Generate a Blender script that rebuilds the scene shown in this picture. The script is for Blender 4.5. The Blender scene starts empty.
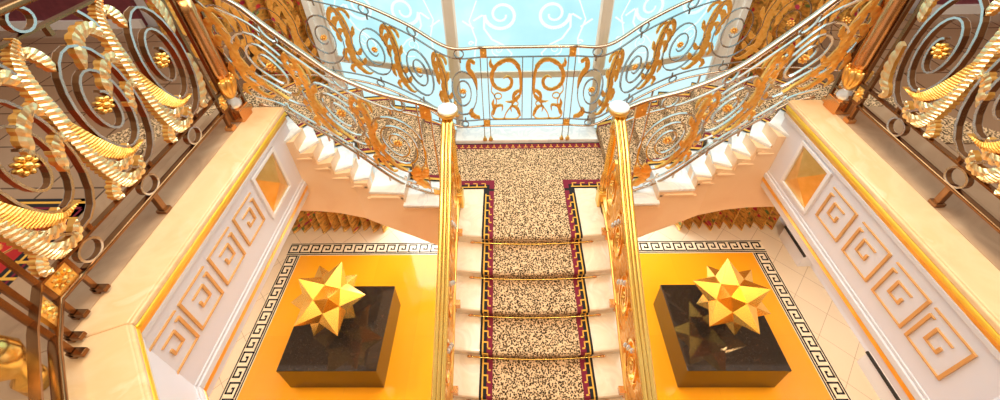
import bpy, bmesh, math, random
from mathutils import Vector, Matrix
random.seed(7)
SC = bpy.context.scene
COL = SC.collection
PI = math.pi

# ------------------------------------------------------------------ camera
F_PX, PITCH, YAW, ROLL = 409.453, 0.640, -0.024, -0.028
CAM = Vector((-0.239, -2.718, 6.277))
YP = 100.5
cp, sp, cy_, sy_ = math.cos(PITCH), math.sin(PITCH), math.cos(YAW), math.sin(YAW)
fwd = Vector((sy_*cp, cy_*cp, -sp)); rgt = Vector((cy_, -sy_, 0)); upv = rgt.cross(fwd)
c_, s_ = math.cos(ROLL), math.sin(ROLL)
r2 = c_*rgt + s_*upv; u2 = -s_*rgt + c_*upv; R2, U2 = r2.copy(), u2.copy()
cam = bpy.data.cameras.new('camera')
cam_o = bpy.data.objects.new('camera', cam); COL.objects.link(cam_o)
cam.sensor_width = 36.0; cam.lens = F_PX/1000*36
cam.shift_y = -(200-YP)/1000
cam.clip_start = 0.02
M4 = Matrix(((r2.x, u2.x, -fwd.x, CAM.x), (r2.y, u2.y, -fwd.y, CAM.y), (r2.z, u2.z, -fwd.z, CAM.z), (0, 0, 0, 1)))
cam_o.matrix_world = M4
SC.camera = cam_o

# ------------------------------------------------------------------ light
SC.view_settings.view_transform = 'Standard'; SC.view_settings.look = 'None'
SC.view_settings.exposure = 0.18; SC.view_settings.gamma = 1.0
SC.view_settings.use_curve_mapping = False
world = bpy.data.worlds.new('world'); SC.world = world; world.use_nodes = True
wn = world.node_tree.nodes; wl = world.node_tree.links
bg = wn['Background']
tc = wn.new('ShaderNodeTexCoord'); sep = wn.new('ShaderNodeSeparateXYZ'); rp = wn.new('ShaderNodeValToRGB')
wl.new(tc.outputs['Generated'], sep.inputs[0])
mp = wn.new('ShaderNodeMapRange'); mp.inputs[1].default_value = -1; mp.inputs[2].default_value = 1
wl.new(sep.outputs['Z'], mp.inputs[0]); wl.new(mp.outputs[0], rp.inputs[0]); wl.new(rp.outputs[0], bg.inputs[0])
cr = rp.color_ramp
cr.elements[0].position = 0.0; cr.elements[0].color = (.20, .12, .06, 1)
cr.elements[1].position = 1.0; cr.elements[1].color = (1.0, .90, .78, 1)
e = cr.elements.new(.5); e.color = (.42, .27, .15, 1)
e = cr.elements.new(.68); e.color = (.85, .68, .50, 1)
bg.inputs[1].default_value = 0.60

def area(name, loc, target, sx, sy, power, color):
    l = bpy.data.lights.new(name, 'AREA'); l.shape = 'RECTANGLE'; l.size = sx; l.size_y = sy
    l.energy = power; l.color = color
    o = bpy.data.objects.new(name, l); COL.objects.link(o); o.location = loc
    d = Vector(target)-Vector(loc); o.rotation_euler = d.to_track_quat('-Z', 'Y').to_euler()
    return o
area('ceiling_cove_light', (0, -1.5, 9.0), (0, -0.5, 0), 5, 4, 250, (1.0, .82, .60))
area('window_daylight', (0, 1.75, 6.2), (0, -1.2, 2.2), 4.5, 2.6, 200, (.80, .95, 1.0))
for x, y in ((-2.2, -1.2), (2.2, -1.2)):
    l = bpy.data.lights.new('ceiling_downlight', 'SPOT'); l.energy = 150; l.color = (1, .78, .5); l.shadow_soft_size = .06
    l.spot_size = 1.5; l.spot_blend = .6
    o = bpy.data.objects.new('ceiling_downlight', l); COL.objects.link(o); o.location = (x*.55, y-1.6, 8.8)
    d = Vector((x*1.15, y+1.2, 1))-o.location; o.rotation_euler = d.to_track_quat('-Z', 'Y').to_euler()
# added fill lights under the galleries to brighten the ground floor
for sx in (-1, 1):
    l = bpy.data.lights.new('ground_fill_light', 'AREA'); l.shape = 'DISK'; l.size = .4; l.energy = 46; l.color = (1, .84, .62)
    o = bpy.data.objects.new('ground_fill_light', l); COL.objects.link(o); o.location = (sx*3.75, -.5, 2.82)

# ------------------------------------------------------------------ materials
MATS = {}
def newmat(name):
    m = bpy.data.materials.new(name); m.use_nodes = True
    return m, m.node_tree.nodes, m.node_tree.links, m.node_tree.nodes['Principled BSDF']
def simple(name, col, rough=.5, metal=0., spec=.5, emit=None, es=0., coat=0.):
    m, n, l, p = newmat(name)
    p.inputs['Base Color'].default_value = (*col, 1); p.inputs['Roughness'].default_value = rough
    p.inputs['Metallic'].default_value = metal; p.inputs['Specular IOR Level'].default_value = spec
    if coat: p.inputs['Coat Weight'].default_value = coat
    if emit: p.inputs['Emission Color'].default_value = (*emit, 1); p.inputs['Emission Strength'].default_value = es
    MATS[name] = m; return m
def ramp(n, stops, interp='LINEAR'):
    r = n.new('ShaderNodeValToRGB'); r.color_ramp.interpolation = interp
    els = r.color_ramp.elements
    while len(els) > 1: els.remove(els[-1])
    els[0].position = stops[0][0]; els[0].color = (*stops[0][1], 1)
    for p_, c in stops[1:]:
        e_ = els.new(p_); e_.color = (*c, 1)
    return r
def noisy(name, stops, scale=6, rough=.3, metal=0., detail=6, bump=0., distort=0., coord='Object', coat=0., bscale=None):
    m, n, l, p = newmat(name)
    t = n.new('ShaderNodeTexCoord'); no = n.new('ShaderNodeTexNoise')
    no.inputs['Scale'].default_value = scale; no.inputs['Detail'].default_value = detail; no.inputs['Distortion'].default_value = distort
    l.new(t.outputs[coord], no.inputs['Vector'])
    r = ramp(n, stops); l.new(no.outputs['Fac'], r.inputs[0]); l.new(r.outputs[0], p.inputs['Base Color'])
    p.inputs['Roughness'].default_value = rough; p.inputs['Metallic'].default_value = metal
    if coat: p.inputs['Coat Weight'].default_value = coat; p.inputs['Coat Roughness'].default_value = .05
    if bump:
        b = n.new('ShaderNodeBump'); b.inputs['Strength'].default_value = bump; b.inputs['Distance'].default_value = .01
        if bscale:
            n2 = n.new('ShaderNodeTexNoise'); n2.inputs['Scale'].default_value = bscale; l.new(t.outputs[coord], n2.inputs['Vector'])
            l.new(n2.outputs['Fac'], b.inputs['Height'])
        else: l.new(no.outputs['Fac'], b.inputs['Height'])
        l.new(b.outputs[0], p.inputs['Normal'])
    MATS[name] = m; return m

noisy('marble_ledge', [(.3, (.78, .50, .27)), (.5, (.86, .58, .33)), (.62, (.82, .53, .28)), (.7, (.88, .63, .39))], 2.2, .16, distort=1.2)
noisy('marble_step', [(.3, (.86, .68, .48)), (.5, (.93, .79, .60)), (.6, (.86, .70, .52)), (.7, (.94, .83, .67))], 3.5, .18, distort=1.5)
noisy('marble_peach', [(.3, (.88, .58, .34)), (.5, (.92, .64, .39)), (.7, (.94, .68, .44))], 1.6, .35, distort=.8)
noisy('marble_white', [(.3, (.86, .86, .84)), (.48, (.93, .93, .92)), (.56, (.78, .80, .82)), (.64, (.93, .93, .92))], 3, .14, distort=1.8)
simple('white_paint', (.76, .74, .80), .35)
simple('white_matt', (.74, .70, .72), .6)
simple('white_gloss', (.86, .83, .82), .2)
simple('white_trim', (.83, .79, .79), .3)
noisy('gold_leaf', [(.3, (.90, .43, .08)), (.55, (.98, .54, .13)), (.75, (1.0, .64, .22))], 30, .32, .82, bump=.12, bscale=160)
noisy('gold_pale', [(.3, (.95, .64, .28)), (.55, (1.0, .77, .42)), (.75, (1.0, .85, .57))], 40, .28, 1.0, bump=.12, bscale=200)
noisy('gold_polish', [(.35, (1.0, .62, .14)), (.65, (1.0, .70, .22))], 3, .24, 1.0)
noisy('gold_bright', [(.35, (1.0, .66, .06)), (.65, (1.0, .74, .12))], 3, .38, .75)
noisy('gold_satin', [(.35, (.93, .56, .14)), (.65, (1.0, .66, .22))], 12, .34, 1.0, bump=.05, bscale=90)
noisy('gold_panel', [(.3, (.80, .52, .15)), (.7, (.92, .64, .24))], 9, .32, .9)
noisy('bronze_dark', [(.3, (.22, .10, .04)), (.7, (.34, .17, .075))], 6, .25, 1.0)
simple('bronze_edge', (.62, .58, .55), .18, 1.0)
noisy('rose_bronze', [(.3, (.66, .33, .13)), (.7, (.80, .44, .19))], 5, .24, 1.0)
simple('rail_metal', (.62, .45, .33), .2, 1.0)
simple('bright_bar', (.86, .78, .70), .16, 1.0)
simple('steel_thin', (.40, .37, .36), .22, 1.0)
simple('crystal', (.86, .9, .95), .04, .6)
simple('ivory_cap', (.93, .90, .84), .25, 0, .6)
simple('carpet_black', (.012, .010, .012), .9)
simple('carpet_maroon', (.20, .010, .030), .9)
simple('carpet_gold', (.80, .42, .06), .85)
simple('inlay_black', (.016, .014, .014), .12)
simple('inlay_cream', (.88, .74, .52), .15)
simple('dark_gap', (.02, .015, .012), .7)
simple('shaded_edge', (.74, .40, .14), .4, .3)  # orange of the shaded relief sides, drawn as separate strips
simple('frame_beige', (.72, .67, .59), .35, .3)
simple('frame_white', (.86, .86, .84), .35)
noisy('maroon_wall', [(.3, (.16, .03, .045)), (.7, (.22, .045, .06))], 12, .6)
noisy('star_gold', [(.3, (.88, .47, .06)), (.7, (.94, .55, .10))], 2, .26, .9)
simple('etch', (.3, .33, .33), .6, 0, .3, (.66, .93, .97), .92)

# glass pane: daylight coming through etched turquoise glass
m, n, l, p = newmat('pane_glass')
t = n.new('ShaderNodeTexCoord'); no = n.new('ShaderNodeTexNoise'); no.inputs['Scale'].default_value = 1.3; no.inputs['Detail'].default_value = 5
l.new(t.outputs['Object'], no.inputs['Vector'])
r = ramp(n, [(.3, (.42, .80, .88)), (.5, (.52, .88, .94)), (.68, (.72, .95, .98))]); l.new(no.outputs['Fac'], r.inputs[0])
l.new(r.outputs[0], p.inputs['Emission Color']); p.inputs['Emission Strength'].default_value = .93
p.inputs['Base Color'].default_value = (.05, .09, .1, 1); p.inputs['Roughness'].default_value = .1
MATS['pane_glass'] = m
# lower panes, paler
m, n, l, p = newmat('pane_pale')
p.inputs['Emission Color'].default_value = (.60, .90, .96, 1); p.inputs['Emission Strength'].default_value = .92
p.inputs['Base Color'].default_value = (.1, .1, .1, 1); p.inputs['Roughness'].default_value = .1
MATS['pane_pale'] = m
simple('pane_daylight', (.1, .1, .1), .1, 0, .5, (.92, .98, 1.0), 6.0)

# leopard carpet (UV in metres)
m, n, l, p = newmat('leopard')
t = n.new('ShaderNodeTexCoord'); v = n.new('ShaderNodeTexVoronoi'); v.inputs['Scale'].default_value = 60; v.inputs['Randomness'].default_value = .85
no = n.new('ShaderNodeTexNoise'); no.inputs['Scale'].default_value = 60; no.inputs['Detail'].default_value = 2
mix = n.new('ShaderNodeMixRGB'); mix.blend_type = 'ADD'; mix.inputs[0].default_value = .022
l.new(t.outputs['UV'], no.inputs['Vector']); l.new(t.outputs['UV'], mix.inputs[1]); l.new(no.outputs['Color'], mix.inputs[2])
l.new(mix.outputs[0], v.inputs['Vector'])
r = ramp(n, [(0, (.36, .17, .06)), (.15, (.42, .20, .07)), (.22, (.016, .009, .005)), (.44, (.022, .012, .006)), (.53, (.74, .49, .27)), (1, (.83, .60, .38))])
l.new(v.outputs['Distance'], r.inputs[0]); l.new(r.outputs[0], p.inputs['Base Color']); p.inputs['Roughness'].default_value = .95
p.inputs['Specular IOR Level'].default_value = .1
MATS['leopard'] = m

# cream marble tiles of the ground floor with thin joints
m, n, l, p = newmat('floor_marble')
t = n.new('ShaderNodeTexCoord'); mpn = n.new('ShaderNodeMapping'); mpn.inputs['Rotation'].default_value = (0, 0, PI/4)
l.new(t.outputs['Object'], mpn.inputs[0])
br = n.new('ShaderNodeTexBrick'); br.offset = 0; br.inputs['Scale'].default_value = 1.0; br.inputs['Mortar Size'].default_value = .004
br.inputs['Brick Width'].default_value = .42; br.inputs['Row Height'].default_value = .42
br.inputs['Color1'].default_value = (.84, .68, .48, 1); br.inputs['Color2'].default_value = (.80, .64, .45, 1); br.inputs['Mortar'].default_value = (.55, .40, .26, 1)
l.new(mpn.outputs[0], br.inputs['Vector']); l.new(br.outputs['Color'], p.inputs['Base Color']); p.inputs['Roughness'].default_value = .10
MATS['floor_marble'] = m
# polished yellow floor field
m, n, l, p = newmat('floor_yellow')
t = n.new('ShaderNodeTexCoord'); br = n.new('ShaderNodeTexBrick'); br.offset = 0; br.inputs['Scale'].default_value = 1.0
br.inputs['Mortar Size'].default_value = .0025; br.inputs['Brick Width'].default_value = .82; br.inputs['Row Height'].default_value = .82
br.inputs['Color1'].default_value = (.90, .37, .013, 1); br.inputs['Color2'].default_value = (.88, .345, .012, 1); br.inputs['Mortar'].default_value = (.78, .32, .01, 1)
l.new(t.outputs['Object'], br.inputs['Vector']); l.new(br.outputs['Color'], p.inputs['Base Color']); p.inputs['Roughness'].default_value = .07
MATS['floor_yellow'] = m
# gallery floor: brown polished marble with joints
m, n, l, p = newmat('floor_gallery')
t = n.new('ShaderNodeTexCoord'); br = n.new('ShaderNodeTexBrick'); br.offset = 0; br.inputs['Scale'].default_value = 1.0
br.inputs['Mortar Size'].default_value = .009; br.inputs['Brick Width'].default_value = .5; br.inputs['Row Height'].default_value = .5
br.inputs['Color1'].default_value = (.30, .175, .10, 1); br.inputs['Color2'].default_value = (.35, .215, .13, 1); br.inputs['Mortar'].default_value = (.10, .05, .025, 1)
l.new(t.outputs['Object'], br.inputs['Vector']); l.new(br.outputs['Color'], p.inputs['Base Color']); p.inputs['Roughness'].default_value = .14
MATS['floor_gallery'] = m
noisy('ledge_brown', [(.3, (.36, .22, .13)), (.5, (.46, .29, .17)), (.7, (.52, .35, .22))], 2.5, .18, distort=1.5)
# black granite of the plinths
m, n, l, p = newmat('granite_black')
t = n.new('ShaderNodeTexCoord'); v = n.new('ShaderNodeTexNoise'); v.inputs['Scale'].default_value = 70; v.inputs['Detail'].default_value = 4
l.new(t.outputs['Object'], v.inputs['Vector'])
r = ramp(n, [(.4, (.018, .014, .011)), (.6, (.028, .022, .017)), (.8, (.045, .036, .028))]); l.new(v.outputs['Fac'], r.inputs[0]); l.new(r.outputs[0], p.inputs['Base Color'])
p.inputs['Roughness'].default_value = .06; p.inputs['Specular IOR Level'].default_value = .8
MATS['granite_black'] = m
# floral drapes
m, n, l, p = newmat('floral_drape')
t = n.new('ShaderNodeTexCoord'); v = n.new('ShaderNodeTexVoronoi'); v.inputs['Scale'].default_value = 9; v.inputs['Randomness'].default_value = 1
l.new(t.outputs['UV'], v.inputs['Vector'])
no = n.new('ShaderNodeTexNoise'); no.inputs['Scale'].default_value = 16; no.inputs['Detail'].default_value = 3; l.new(t.outputs['UV'], no.inputs['Vector'])
r1 = ramp(n, [(.34, (.20, .12, .02)), (.46, (.52, .24, .04)), (.60, (.72, .38, .07)), (.70, (.22, .15, .03))]); l.new(no.outputs['Fac'], r1.inputs[0])
r2_ = ramp(n, [(0, (1, 1, 1)), (.26, (1, 1, 1)), (.34, (0, 0, 0))]); l.new(v.outputs['Distance'], r2_.inputs[0])
r3 = ramp(n, [(.0, (.55, .02, .04)), (.35, (.50, .03, .10)), (.5, (.75, .35, .06)), (.7, (.12, .2, .05)), (1, (.6, .08, .02))], 'CONSTANT')
sx_ = n.new('ShaderNodeSeparateXYZ'); l.new(v.outputs['Color'], sx_.inputs[0]); l.new(sx_.outputs[0], r3.inputs[0])
mx = n.new('ShaderNodeMixRGB'); l.new(r2_.outputs[0], mx.inputs[0]); l.new(r1.outputs[0], mx.inputs[1]); l.new(r3.outputs[0], mx.inputs[2])
l.new(mx.outputs[0], p.inputs['Base Color']); p.inputs['Roughness'].default_value = .7
MATS['floral_drape'] = m
# red gallery rug with ornament
m, n, l, p = newmat('rug_field')
t = n.new('ShaderNodeTexCoord'); v = n.new('ShaderNodeTexVoronoi'); v.inputs['Scale'].default_value = 4.2; v.feature = 'F1'
no = n.new('ShaderNodeTexNoise'); no.inputs['Scale'].default_value = 7; mixv = n.new('ShaderNodeMixRGB'); mixv.blend_type = 'ADD'; mixv.inputs[0].default_value = .18
l.new(t.outputs['Object'], no.inputs['Vector']); l.new(t.outputs['Object'], mixv.inputs[1]); l.new(no.outputs['Color'], mixv.inputs[2]); l.new(mixv.outputs[0], v.inputs['Vector'])
r = ramp(n, [(0, (.10, .02, .07)), (.16, (.75, .40, .08)), (.21, (.50, .015, .012)), (.42, (.56, .02, .015)), (.46, (.80, .45, .12)), (.50, (.10, .02, .04)), (.58, (.6, .25, .04)), (.64, (.42, .012, .012))])
l.new(v.outputs['Distance'], r.inputs[0]); l.new(r.outputs[0], p.inputs['Base Color']); p.inputs['Roughness'].default_value = .9
MATS['rug_field'] = m

# ------------------------------------------------------------------ mesh helpers
class MB:
    def __init__(s): s.v = []; s.f = []; s.m = []; s.uv = []
    def add(s, vs, fs, mi=0, uvs=None):
        o = len(s.v); s.v += [tuple(x) for x in vs]
        for k, f in enumerate(fs):
            s.f.append([o+i for i in f]); s.m.append(mi); s.uv.append(uvs[k] if uvs else None)
    def box(s, x0, y0, z0, x1, y1, z1, mi=0):
        x0, x1 = min(x0, x1), max(x0, x1); y0, y1 = min(y0, y1), max(y0, y1); z0, z1 = min(z0, z1), max(z0, z1)
        vs = [(x, y, z) for z in (z0, z1) for y in (y0, y1) for x in (x0, x1)]
        s.add(vs, [(0, 2, 3, 1), (4, 5, 7, 6), (0, 1, 5, 4), (2, 6, 7, 3), (0, 4, 6, 2), (1, 3, 7, 5)], mi)
    def prism(s, poly, z0, z1, mi=0):
        n = len(poly)
        vs = [(p[0], p[1], z0) for p in poly]+[(p[0], p[1], z1) for p in poly]
        s.add(vs, [tuple(range(n))[::-1], tuple(range(n, 2*n))]+[(i, (i+1) % n, n+(i+1) % n, n+i) for i in range(n)], mi)
    def extrude(s, loop, d, mi=0):
        n = len(loop); d = Vector(d)
        vs = [Vector(p) for p in loop]+[Vector(p)+d for p in loop]
        s.add(vs, [tuple(range(n))[::-1], tuple(range(n, 2*n))]+[(i, (i+1) % n, n+(i+1) % n, n+i) for i in range(n)], mi)
    def rings(s, rs, mi=0, closed=True, caps=True):
        # rs: list of rings (lists of points); skin between
        n = len(rs[0]); vs = [p for r_ in rs for p in r_]; fs = []
        for i in range(len(rs)-1):
            for j in range(n if closed else n-1):
                k = (j+1) % n
                fs.append((i*n+j, i*n+k, (i+1)*n+k, (i+1)*n+j))
        if caps and closed:
            fs.append(tuple(range(n))[::-1]); fs.append(tuple((len(rs)-1)*n+j for j in range(n)))
        s.add(vs, fs, mi)
    def lathe(s, c, prof, seg=16, mi=0):
        rs = [[(c[0]+r_*math.cos(2*PI*k/seg), c[1]+r_*math.sin(2*PI*k/seg), c[2]+z) for k in range(seg)] for r_, z in prof]
        s.rings(rs, mi)
    def ball(s, c, r_, mi=0, seg=8, rn=5, ax=None):
        # ax: three scaled axis vectors
        c = Vector(c)
        if ax is None: ax = (Vector((r_, 0, 0)), Vector((0, r_, 0)), Vector((0, 0, r_)))
        rs = []
        for i in range(rn+1):
            a = -PI/2+PI*i/rn
            ca = max(math.cos(a), .02)
            rs.append([c+ax[0]*(ca*math.cos(2*PI*k/seg))+ax[1]*(ca*math.sin(2*PI*k/seg))+ax[2]*math.sin(a) for k in range(seg)])
        s.rings(rs, mi)
    def sweep(s, pts, prof, mi=0, closed=False, up=(0, 0, 1)):
        pts = [Vector(p) for p in pts]; n = len(pts); rs = []
        for i in range(n):
            a = pts[(i-1) % n] if (closed or i > 0) else pts[i]; b = pts[(i+1) % n] if (closed or i < n-1) else pts[i]
            t_ = (b-a).normalized(); sd = t_.cross(Vector(up))
            if sd.length < 1e-4: sd = Vector((1, 0, 0))
            sd.normalize(); w = sd.cross(t_)
            rs.append([pts[i]+sd*a_+w*b_ for a_, b_ in prof])
        if closed:
            rs.append(rs[0]); s.rings(rs, mi, True, False)
        else: s.rings(rs, mi)
    def build(s, name, mats, parent=None, smooth=False, bevel=0.):
        me = bpy.data.meshes.new(name); me.from_pydata(s.v, [], s.f)
        mats = mats if isinstance(mats, (list, tuple)) else [mats]
        for m_ in mats: me.materials.append(MATS[m_])
        for p_, mi in zip(me.polygons, s.m): p_.material_index = mi; p_.use_smooth = smooth
        if any(u is not None for u in s.uv):
            ul = me.uv_layers.new(name='UVMap')
            for p_, u in zip(me.polygons, s.uv):
                if u:
                    for li, uvc in zip(p_.loop_indices, u): ul.data[li].uv = uvc
        me.validate(); me.update()
        bm = bmesh.new(); bm.from_mesh(me); bmesh.ops.recalc_face_normals(bm, faces=bm.faces); bm.to_mesh(me); bm.free()
        o = bpy.data.objects.new(name, me); COL.objects.link(o)
        if parent: o.parent = parent; o.matrix_parent_inverse = Matrix.Translation(-Vector(parent.location))
        if bevel:
            bv = o.modifiers.new('bevel', 'BEVEL'); bv.width = bevel; bv.segments = 2; bv.limit_method = 'ANGLE'
        return o
def rrect(w, h, r=.3):
    r = min(w, h)*r; out = []
    for cx, cy, a0 in ((w/2-r, h/2-r, 0), (-w/2+r, h/2-r, 90), (-w/2+r, -h/2+r, 180), (w/2-r, -h/2+r, 270)):
        for k in range(3):
            a = math.radians(a0+45*k); out.append((cx+r*math.cos(a), cy+r*math.sin(a)))
    return out
def rect(w, h): return [(w/2, h/2), (-w/2, h/2), (-w/2, -h/2), (w/2, -h/2)]
def circ(r, n=8): return [(r*math.cos(2*PI*k/n), r*math.sin(2*PI*k/n)) for k in range(n)]

def tag(o, label=None, cat=None, group=None, kind=None):
    if label: o['label'] = label
    if cat: o['category'] = cat
    if group: o['group'] = group
    if kind: o['kind'] = kind
    return o
def thing(name, loc, label, cat, group=None):
    o = bpy.data.objects.new(name, None); COL.objects.link(o); o.location = loc; o.empty_display_size = .1
    return tag(o, label, cat, group)
def catmull(P, n=8):
    P = [Vector(p) for p in P]; out = []
    for i in range(len(P)-1):
        p0 = P[max(i-1, 0)]; p1 = P[i]; p2 = P[i+1]; p3 = P[min(i+2, len(P)-1)]
        for k in range(n):
            t = k/n
            out.append(.5*((2*p1)+(p2-p0)*t+(2*p0-5*p1+4*p2-p3)*t*t+(3*p1-p0-3*p2+p3)*t**3))
    out.append(P[-1]); return out
SIDES = ((-1, 'left'), (1, 'right'))

# key dimensions
ZL, RIS, TR = 2.478, .152, .32     # landing, central flight
RU = .165                          # riser of the side flights
ZG = ZL+8*RU                       # gallery floor 3.798
ZE = 3.95                          # ledge top

# ------------------------------------------------------------------ ground floor
b = MB(); b.box(-5.6, -5, -.12, 5.6, 2.6, 0); tag(b.build('floor', 'floor_marble'), kind='structure')
b = MB(); b.box(-3.85, -4.8, .0, 3.85, 1.315, .003); tag(b.build('trim_1', 'floor_yellow'), kind='structure')
def key_band(name, p0, dx, dy, length, w):
    # meander border laid in the floor; p0 start on outer edge, dx along, dy across (inwards)
    b = MB(); p0 = Vector(p0); dx = Vector(dx); dy = Vector(dy)
    def strip(a0, a1, c0, c1, z, mi):
        vs = [p0+dx*a0+dy*c0, p0+dx*a1+dy*c0, p0+dx*a1+dy*c1, p0+dx*a0+dy*c1]
        vs = [v_+Vector((0, 0, z)) for v_ in vs]
        b.add([v_-Vector((0, 0, .002)) for v_ in vs]+vs, [(0, 1, 2, 3), (4, 5, 6, 7), (0, 1, 5, 4), (1, 2, 6, 5), (2, 3, 7, 6), (3, 0, 4, 7)], mi)
    strip(0, length, 0, w, .004, 0)
    strip(0, length, .012, .030, .006, 1); strip(0, length, w-.030, w-.012, .006, 1)
    n_ = max(1, round(length/.19)); u = length/n_; q = w-.084; k0 = .042; t = .023
    for i in range(n_):
        a = i*u; U = u
        # one square spiral per unit
        strip(a, a+U*.98, k0+q-t, k0+q, .006, 1)
        strip(a, a+t, k0, k0+q, .006, 1)
        strip(a, a+U*.76, k0, k0+t, .006, 1)
        strip(a+U*.76-t, a+U*.76, k0, k0+q*.66, .006, 1)
        strip(a+U*.34, a+U*.76, k0+q*.66-t, k0+q*.66, .006, 1)
        strip(a+U*.34, a+U*.34+t, k0+q*.40, k0+q*.66, .006, 1)
    return tag(b.build(name, ['inlay_cream', 'inlay_black']), kind='structure')
W_ = .245
key_band('trim_2', (-4.09, 1.56, 0), (1, 0, 0), (0, -1, 0), 8.18, W_)
key_band('trim_3', (-4.09, 1.56-W_, 0), (0, -1, 0), (1, 0, 0), 3.6, W_)
key_band('trim_4', (4.09, 1.56-W_, 0), (0, -1, 0), (-1, 0, 0), 3.6, W_)

# walls below the galleries
for s, nm in SIDES:
    b = MB(); b.box(s*4.66, -5, 0, s*5.0, 2.5, 2.84)
    tag(b.build('wall_%s_ground' % nm, 'white_paint'), kind='structure')
    for q, (y0, y1) in enumerate(((1.06, 1.62), (-2.2, -.34))):
        b = MB(); b.box(s*4.45, y0, 0, s*4.66, y1, .29); b.box(s*4.44, y0-.006, .29, s*4.66, y1+.006, .305, 0); b.box(s*4.435, y0-.008, .27, s*4.462, y1+.008, .308, 1)
        tag(b.build('trim_%d' % (5+q+(2 if s > 0 else 0)), ['white_trim', 'dark_gap']), kind='structure')
b = MB(); b.box(-6, 2.45, 0, 6, 2.6, 3.0); tag(b.build('wall_back', 'white_paint'), kind='structure')

# ------------------------------------------------------------------ window facade
FAC = [(-2.62, 2.17), (-.905, 1.68), (.905, 1.68), (2.62, 2.17)]
def spiral2d(cx, cy, r0, r1, a0, turns, n=40):
    return [(cx+(r0+(r1-r0)*k/n)*math.cos(a0+2*PI*turns*k/n), cy+(r0+(r1-r0)*k/n)*math.sin(a0+2*PI*turns*k/n)) for k in range(n+1)]
for i in range(3):
    A = Vector((*FAC[i], 0)); B = Vector((*FAC[i+1], 0)); d = (B-A); L = d.length; d.normalize(); nrm = Vector((d.y, -d.x, 0))
    win = thing('window_%d' % (i+1), (A+B)/2+Vector((0, 0, ZL)), None, None); win['kind'] = 'structure'
    def P(u, z, o=0.): return A+d*u+nrm*o+Vector((0, 0, z))
    def slab(b, u0, u1, z0, z1, o0, o1, mi=0): b.extrude([P(u0, z0, o0), P(u1, z0, o0), P(u1, z1, o0), P(u0, z1, o0)], nrm*(o1-o0), mi)
    b = MB(); slab(b, .03, L-.03, 3.45, 7.2, -.02, 0); b.build('pane', 'pane_glass', win)
    b = MB(); slab(b, .03, L-.03, ZL-.02, 3.40, -.02, 0); b.build('pane', 'pane_pale', win)
    b = MB()
    slab(b, .0, L, 3.38, 3.47, -.03, .03); slab(b, 0, L, 7.2, 7.3, -.03, .03); slab(b, 0, L, ZL-.06, ZL, -.03, .03)
    slab(b, -.005, .05, ZL, 7.2, -.03, .035); slab(b, L-.05, L+.005, ZL, 7.2, -.03, .035)
    b.build('window_frame', 'frame_beige', win)
    b = MB()
    slab(b, .05, .075, 3.49, 7.2, -.01, .02); slab(b, L-.075, L-.05, 3.49, 7.2, -.01, .02)
    b.build('glazing_bead', 'frame_white', win)
    b = MB()
    def stroke(pts, w):
        n_ = len(pts)
        for k in range(n_-1):
            ww = .75*w*(1-.5*k/n_)
            (x0, y0), (x1, y1) = pts[k], pts[k+1]; dx, dy = x1-x0, y1-y0; ll = math.hypot(dx, dy) or 1e-6; px, py = -dy/ll*ww/2, dx/ll*ww/2
            b.extrude([P(x0+px, y0+py, .001), P(x0-px, y0-py, .001), P(x1-px, y1-py, .001), P(x1+px, y1+py, .001)], nrm*.004)
    for sg in (-1, 1):
        c = L/2+sg*.30
        for zb in (3.62, 4.75, 5.9):
            stroke(spiral2d(c, zb+.62, .20, .05, PI/2-sg*PI/2, -sg*1.5, 30), .06)
            stroke([(c+sg*.20, zb+.62), (c+sg*.21, zb+.45), (c+sg*.12, zb+.30), (c-sg*.02, zb+.22), (c-sg*.12, zb+.10), (c-sg*.05, zb-.02), (c+sg*.06, zb+.0)], .035)
            stroke(spiral2d(c+sg*.05, zb+.16, .09, .02, -PI/2, sg*1.3, 16), .02)
            c2 = L/2+sg*.66
            stroke([(c2, zb-.05), (c2-sg*.05, zb+.3), (c2+sg*.02, zb+.55), (c2-sg*.08, zb+.8)], .03)
            stroke([(c2-sg*.03, zb+.45), (c2+sg*.10, zb+.55)], .03); stroke([(c2-sg*.03, zb+.55), (c2-sg*.14, zb+.62)], .03)
            stroke(spiral2d(c2-sg*.0-.02, zb+.25, .035, .01, 0, 1, 8), .03)
    b.build('etched_scrollwork', 'etch', win)
# lower windows behind the stairs at ground level
b = MB(); b.box(-2.4, 2.38, .15, 2.4, 2.44, 2.95); win = b.build('window_4', 'pane_daylight'); tag(win, kind='structure')
b = MB()
for x in (-2.42, -.8, .8, 2.42): b.box(x-.05, 2.34, 0, x+.05, 2.45, 3.0)
b.box(-2.46, 2.34, 0, 2.46, 2.45, .15); b.box(-2.46, 2.34, 2.95, 2.46, 2.45, 3.05)
b.build('window_frame', 'frame_white', win)
# white piers closing the facade
for k, (s, nm) in enumerate(SIDES):
    b = MB(); b.box(s*2.60, 2.16, 2.2, s*2.80, 2.5, 7.3); b.box(s*2.56, 2.13, 2.2, s*2.64, 2.2, 7.3); b.box(s*2.74, 2.13, 2.2, s*2.82, 2.2, 7.3)
    tag(b.build('trim_%d' % (9+k), 'frame_white', bevel=.006), kind='structure')
    b = MB(); b.box(s*2.8, 2.52, 2.2, s*6.2, 2.7, 7.3); tag(b.build('wall_back_%s' % nm, 'white_paint'), kind='structure')

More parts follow.
